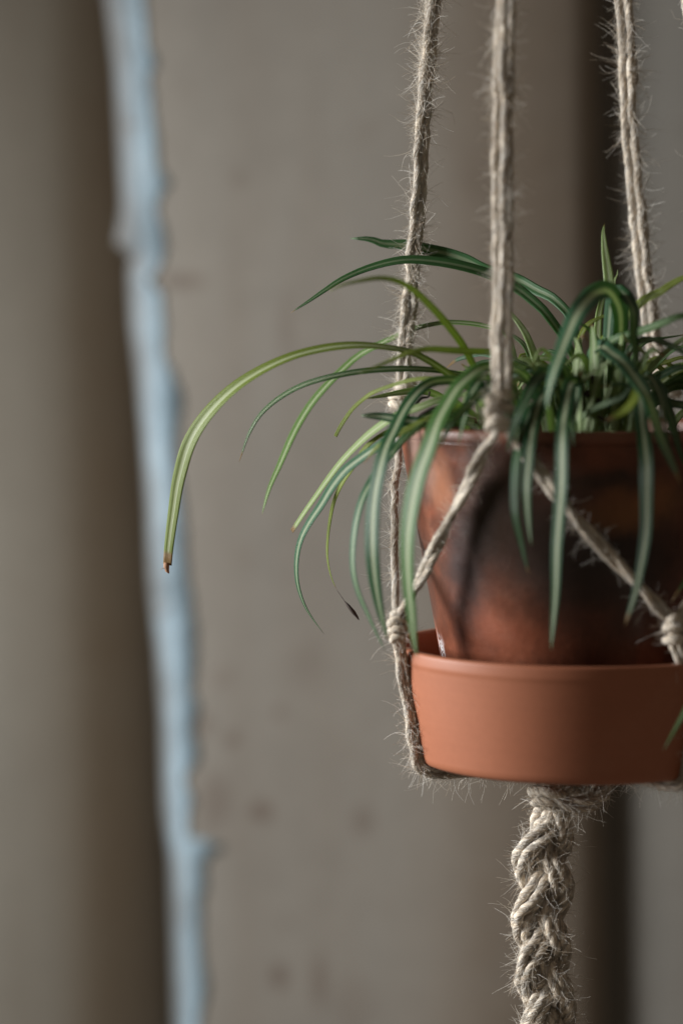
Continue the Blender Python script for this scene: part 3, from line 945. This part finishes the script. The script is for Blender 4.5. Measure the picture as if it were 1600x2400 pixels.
leaf(D([(1110, 990), (1060, 990), (1000, 992), (960, 988), (930, 983), (889, 975), (846, 974)], -0.03, -0.06, -0.06, -0.055), 28, (20, 15, 10), DARK, 'round', stripe=0.65)
sq = leaf(D([(1110, 975), (1050, 935), (985, 955), (930, 975), (885, 1003), (847, 1034), (806, 1076), (765, 1129), (723, 1187), (686, 1243)], -0.04, -0.05, -0.03, -0.012, 0.0), 30, (40, 45, 48, 45), PALE, 'cut', stripe=1.0)
leaf(D([(1100, 985), (1040, 970), (985, 985), (940, 1008), (897, 1037), (868, 1058), (839, 1080), (806, 1109), (777, 1146), (752, 1187), (723, 1229), (703, 1266), (694, 1307), (696, 1356), (711, 1406), (731, 1443), (762, 1486)], -0.04, -0.05, -0.03, -0.01, 0.0), 30, (30, 30, 40, 40, 50, 50, 50), BLUE, stripe=0.7, peak=0.45, tip_pow=1.15)
leaf(D([(1090, 980), (1000, 985), (930, 1000), (880, 1028), (852, 1054), (827, 1095), (802, 1130), (785, 1167), (775, 1208), (769, 1257), (769, 1307), (777, 1352), (790, 1384)], -0.03, -0.03, 0.0, 0.01), 14, (30, 40, 50), FRESH, stripe=0.3)
leaf(D([(1090, 960), (1010, 970), (945, 1030), (900, 1085), (868, 1135), (847, 1178), (833, 1232), (827, 1290), (829, 1344), (841, 1398), (860, 1443), (881, 1485), (902, 1524)], -0.04, -0.07, -0.08, -0.085), 26, (35, 30, 45, 40), BLUE, stripe=0.85)
leaf(D([(1130, 960), (1090, 900), (1029, 894), (995, 907), (967, 935), (944, 972), (926, 1011), (907, 1050), (890, 1108), (879, 1166), (874, 1228), (874, 1290), (880, 1352), (888, 1406), (897, 1456), (908, 1500)], -0.04, -0.075, -0.095, -0.10, -0.095), 50, (40, 40, 40, 40, 40), DARK, stripe=0.8, peak=0.62, base_w=0.4)
leaf(D([(1270, 980), (1230, 880), (1155, 862), (1121, 868), (1093, 889), (1070, 912), (1048, 949), (1027, 988), (1005, 1050), (980, 1120), (964, 1207), (957, 1290), (957, 1373), (963, 1435), (969, 1495), (977, 1545)], -0.05, -0.10, -0.12, -0.12, -0.115), 60, (55, 45, 40, 40, 40), MID, stripe=0.9, peak=0.6, base_w=0.5)
leaf(D([(1215, 960), (1190, 905), (1151, 903), (1121, 926), (1087, 960), (1064, 985), (1045, 1017), (1028, 1050)], -0.04, -0.09, -0.108, -0.11), 32, (30, 20, 10), DARK, stripe=0.6)
leaf(D([(1130, 985), (1080, 955), (1009, 983), (972, 998), (933, 1018), (890, 1045), (850, 1085)], -0.04, -0.07, -0.075, -0.07), 22, (45, 40, 35), FRESH, stripe=0.3)
leaf(D([(1110, 985), (1045, 985), (995, 997), (960, 1020), (932, 1047), (913, 1080)], -0.05, -0.08, -0.085), 20, (30, 30), MID, stripe=0.3)
leaf(D([(1330, 975), (1310, 880), (1283, 872), (1253, 898), (1228, 947), (1206, 1000), (1189, 1058)], -0.05, -0.09, -0.12, -0.125), 42, (50, 35, 20), DARK, stripe=0.25, peak=0.5)
leaf(D([(1320, 980), (1300, 920), (1272, 930), (1257, 977), (1246, 1039), (1236, 1129), (1236, 1196), (1243, 1280)], -0.05, -0.10, -0.125, -0.125), 42, (40, 40, 40, 35), DARK, stripe=0.95, peak=0.5)
lt = leaf(D([(1310, 985), (1280, 940), (1245, 960), (1222, 1030), (1212, 1084), (1208, 1173), (1212, 1227), (1226, 1289), (1244, 1347)], -0.05, -0.10, -0.12, -0.118), 30, (45, 45, 30), DARK, stripe=0.3, peak=0.6)
leaf(D([(1360, 990), (1355, 910), (1338, 900), (1327, 950), (1320, 1017), (1315, 1129), (1309, 1240), (1302, 1352), (1296, 1441), (1290, 1525)], -0.05, -0.10, -0.13, -0.13, -0.125), 48, (40, 35, 38, 35), DARK, stripe=0.95, peak=0.45)
leaf(D([(1470, 985), (1480, 910), (1498, 930), (1507, 995), (1514, 1050), (1517, 1106), (1514, 1218), (1505, 1307), (1489, 1396), (1469, 1468)], -0.05, -0.10, -0.125, -0.13, -0.125), 48, (40, 35, 35, 25), DARK, stripe=0.95, peak=0.5)
leaf(D([(1400, 985), (1385, 860), (1405, 815), (1435, 831), (1467, 856), (1495, 895), (1518, 940), (1545, 1010), (1572, 1075), (1594, 1135)], -0.03, -0.08, -0.12, -0.13), 52, (60, 45, 35, 30), BLUE, stripe=0.95, fold=0.1, peak=0.45)
leaf(D([(1415, 985), (1445, 850), (1452, 740), (1425, 686), (1397, 688), (1374, 708), (1355, 737), (1336, 779), (1320, 817), (1305, 855), (1294, 893), (1287, 935), (1286, 962)], -0.03, -0.07, -0.11, -0.13, -0.135), 64, (60, 50, 35, 30, 30), BLUE, stripe=1.0, fold=0.08, peak=0.5, base_w=0.4)
leaf(D([(1410, 985), (1425, 800), (1436, 692), (1458, 686), (1475, 712), (1481, 743), (1480, 785), (1487, 830), (1487, 900)], -0.02, -0.05, -0.09, -0.10), 40, (50, 40, 25), DARK, stripe=0.4, peak=0.5)
leaf(D([(1420, 1000), (1432, 900), (1438, 786), (1434, 745), (1430, 704), (1426, 653), (1421, 612), (1416, 571), (1413, 541), (1416, 521)], -0.02, -0.02, -0.01), 29, (5, 0, 0), PALE, stripe=0.6, peak=0.6, base_w=0.65, tip_pow=0.9)
leaf(D([(1435, 980), (1437, 760), (1441, 665), (1447, 645), (1448, 630)], -0.01, 0.0), 14, (30, 10), PALE, stripe=0.6)
leaf(D([(1385, 985), (1388, 880), (1408, 808), (1454, 756), (1490, 720), (1515, 700), (1546, 686), (1572, 667), (1605, 650), (1680, 640)], -0.02, -0.03, -0.05, -0.05), 27, (20, 25, 40), FRESH, stripe=0.25, peak=0.5)
leaf(D([(1400, 985), (1405, 870), (1430, 803), (1470, 786), (1520, 770), (1560, 755), (1605, 742), (1700, 760)], -0.03, -0.07, -0.09), 32, (40, 40, 45), MID, stripe=0.3)
leaf(D([(1440, 985), (1460, 860), (1492, 806), (1530, 797), (1562, 804), (1605, 828), (1660, 890)], -0.02, -0.06, -0.08), 26, (55, 50, 40), DARK, stripe=0.5)
leaf(D([(1450, 980), (1480, 850), (1510, 805), (1560, 790), (1620, 782)], 0.0, 0.02, 0.03), 14, (40, 50), MID, stripe=0.3)
leaf(D([(1470, 985), (1500, 905), (1527, 866), (1553, 839), (1580, 820), (1640, 800)], -0.01, 0.01, 0.0), 18, (40, 40), MID, stripe=0.3)
leaf(D([(1470, 985), (1505, 880), (1540, 855), (1605, 838), (1690, 850)], 0.0, 0.02), 17, (50, 50), FRESH, stripe=0.4)
leaf(D([(1480, 990), (1505, 930), (1530, 893), (1560, 872), (1605, 862), (1680, 880)], -0.02, -0.05, -0.06), 24, (35, 30), BLUE, stripe=0.5)
leaf(D([(1490, 985), (1520, 900), (1545, 905), (1562, 950), (1584, 1020), (1610, 1110)], -0.03, -0.08, -0.105), 32, (45, 30, 20), DARK, stripe=0.4)
leaf(D([(1500, 990), (1540, 945), (1580, 945), (1620, 962), (1700, 1040)], -0.03, -0.06), 28, (40, 30), DARK, stripe=0.4)
leaf(D([(1500, 960), (1590, 900), (1660, 960), (1680, 1150), (1655, 1260), (1620, 1340), (1574, 1412)], -0.02, -0.07, -0.09, -0.10), 34, (30, 20, 10), MID, stripe=0.4)
leaf(D([(1500, 950), (1620, 880), (1700, 1000), (1705, 1300), (1670, 1520), (1620, 1640), (1582, 1712), (1556, 1757)], -0.02, -0.09, -0.12, -0.13), 34, (30, 25, 20), MID, stripe=0.3)
leaf(D([(1470, 985), (1496, 900), (1494, 880), (1498, 905), (1484, 938), (1455, 966), (1418, 988)], -0.05, -0.08, -0.115, -0.12), 36, (50, 40, 45), FRESH, 'round', stripe=0.1)
leaf(D([(1338, 1010), (1360, 980), (1390, 958), (1430, 943), (1460, 930), (1474, 907), (1445, 899), (1405, 910)], -0.07, -0.09, -0.09), 17, (30, 20, 10), BLUE, stripe=0.5)
leaf(D([(1300, 985), (1285, 920), (1262, 868), (1247, 817), (1228, 775), (1202, 741), (1182, 716)], -0.03, -0.02, 0.0), 22, (10, 20), PALE, stripe=0.5)
leaf(D([(1290, 985), (1268, 900), (1248, 850), (1230, 810), (1202, 788), (1160, 775)], -0.02, 0.0, 0.02), 18, (20, 40), MID, stripe=0.6)
leaf(D([(1335, 980), (1320, 885), (1285, 868), (1243, 858), (1203, 841), (1160, 836)], -0.03, -0.03, -0.02), 17, (30, 40), MID, stripe=0.5)
leaf(D([(1340, 985), (1325, 870), (1291, 864), (1243, 868), (1205, 882), (1150, 910)], -0.04, -0.06, -0.05), 20, (30, 40), DARK, stripe=0.3)
leaf(D([(1165, 985), (1162, 850), (1141, 829), (1105, 833), (1070, 842), (1043, 863)], -0.01, 0.02, 0.03), 20, (20, 20), BLUE, stripe=0.3)
leaf(D([(1175, 985), (1175, 860), (1154, 848), (1123, 853), (1087, 871), (1050, 900)], 0.0, 0.03, 0.04), 16, (30, 30), DARK, stripe=0.3)
leaf(D([(1150, 995), (1110, 999), (1087, 986), (1060, 975)], 0.02, 0.02), 18, (20, 20), BLUE, stripe=0.5)
leaf(D([(1345, 985), (1348, 920), (1380, 880), (1424, 850), (1450, 835)], -0.06, -0.075), 14, (10, 20), PALE, stripe=1)
leaf(D([(1360, 980), (1352, 850), (1370, 772), (1420, 738), (1445, 725)], -0.03, -0.02), 16, (20, 30), FRESH, stripe=0.4)
leaf(D([(1440, 980), (1420, 840), (1395, 790), (1370, 765), (1340, 752)], -0.03, -0.04), 16, (20, 30), MID, stripe=0.4)
leaf(D([(1400, 990), (1396, 880), (1400, 780), (1408, 710), (1425, 640)], -0.01, 0.01), 22, (10, 10), PALE, stripe=0.9)
leaf(D([(1130, 990), (1122, 930), (1105, 880), (1080, 850)], -0.03, -0.03), 20, (10, 20), PALE, stripe=0.5)

# the crowded crown: short pale leaf bases and inner leaves between the arching ones
for q in range(64):
    g2 = q % 4 != 0
    bx = random.gauss(1405, 58) if g2 else random.gauss(1165, 45)
    by = 1000 + random.uniform(-6, 12)
    longer = q % 3 == 0
    hgt = (random.uniform(120, 250) if longer else random.uniform(60, 170)) if g2 else random.uniform(50, 140)
    lean = random.gauss(0, 0.55) + (bx - (1400 if g2 else 1165)) / 100
    y0 = random.uniform(-0.06, 0.05)
    y1 = y0 + random.uniform(-0.04, 0.03)
    reach = random.uniform(0.9, 1.8)
    p1 = (bx + lean * hgt * 0.25, by - hgt * 0.6); p2 = (bx + lean * hgt * 0.7, by - hgt * 0.95)
    p3 = (bx + lean * hgt * reach, by - hgt * random.uniform(0.55, 1.0))
    if longer and abs(p3[0] - 1400) > 190: p3 = (1400 + math.copysign(190, p3[0] - 1400), p3[1])
    leaf(D([(bx, by), p1, p2, p3], y0, y1), random.uniform(15, 25), (random.uniform(10, 40), random.uniform(20, 55)),
         random.choice([PALE, PALE, (0.34, 0.47, 0.16), (0.22, 0.38, 0.11), (0.16, 0.34, 0.14), FRESH]), stripe=random.uniform(0.4, 1), n=22, base_w=0.8)

# paler blades standing just inside the near rim, and a few that spill over it
for q in range(20):
    bx = 1288 + q * 11 + random.uniform(-8, 8); by = 1012
    hgt = random.uniform(130, 250); lean = random.gauss(0, 0.22) + (bx - 1390) / 360
    y0 = random.uniform(-0.080, -0.03); y1 = y0 + random.uniform(-0.012, 0.02)
    leaf(D([(bx, by), (bx + lean * hgt * 0.3, by - hgt * 0.55), (bx + lean * hgt * 0.75, by - hgt * 0.92), (bx + lean * hgt * 1.25, by - hgt * random.uniform(0.8, 1.05))], y0, y1),
         random.uniform(22, 34), (random.uniform(32, 45), random.uniform(35, 55)), random.choice([PALE, PALE, (0.40, 0.54, 0.20), (0.30, 0.45, 0.15)]), stripe=random.uniform(0.6, 1), n=26, base_w=0.95, peak=0.35)
for bx, tx, drop, y1 in [(1290, 1215, 40, -0.118), (1370, 1345, 50, -0.122), (1460, 1560, 35, -0.118), (1200, 1085, 45, -0.112)]:
    top = random.uniform(870, 915)
    leaf(D([(bx, 995), (bx + (tx - bx) * 0.25, top + 20), (bx + (tx - bx) * 0.6, top), (bx + (tx - bx) * 0.88, top + 50), (tx, 985), (tx + (tx - bx) * 0.08, 1000 + drop)], -0.05, -0.09, y1),
         random.uniform(24, 32), (40, 35, 40, 40), random.choice([MID, DARK, BLUE]), stripe=random.uniform(0.6, 1), n=34)

# withered stalks and a shrivelled tip hanging by a thread
def stalk(pix, y, r):
    g_ = Geo()
    P, _ = spline(np.array([at(a, b_, y) for a, b_ in pix]), 20)
    tube(g_, P, r * (1 + smooth_noise(20, 5, 0.2)[:, 0]), 7)
    return g_.build('withered_stalk', M_DEAD, plant)
stalk([(965, 962), (981, 940), (990, 932), (1003, 930), (1007, 917)], -0.02, 0.0007)
stalk([(975, 985), (990, 972), (1010, 960), (1035, 950), (1060, 945)], -0.04, 0.0012)
stalk([(1370, 918), (1385, 930), (1405, 943)], -0.075, 0.0018)
stalk([(1387, 880), (1388, 940), (1387, 1005)], -0.07, 0.0007)
stalk([(1340, 955), (1352, 968), (1362, 978)], -0.07, 0.0009)
stalk([(1400, 975), (1412, 982), (1424, 986)], -0.075, 0.0009)
g_ = Geo()
P, _ = spline(np.array([at(790, 1384, 0.01), at(808, 1410, 0.008), at(820, 1425, 0.006), at(832, 1440, 0.006), at(841, 1453, 0.006)]), 24)
tube(g_, P, np.interp(np.linspace(0, 1, 24), [0, 0.35, 0.5, 0.75, 0.95, 1], [0.00012, 0.0002, 0.0010, 0.0013, 0.0006, 0.0002]), 7)
g_.build('shrivelled_tip', M_DEAD, plant)
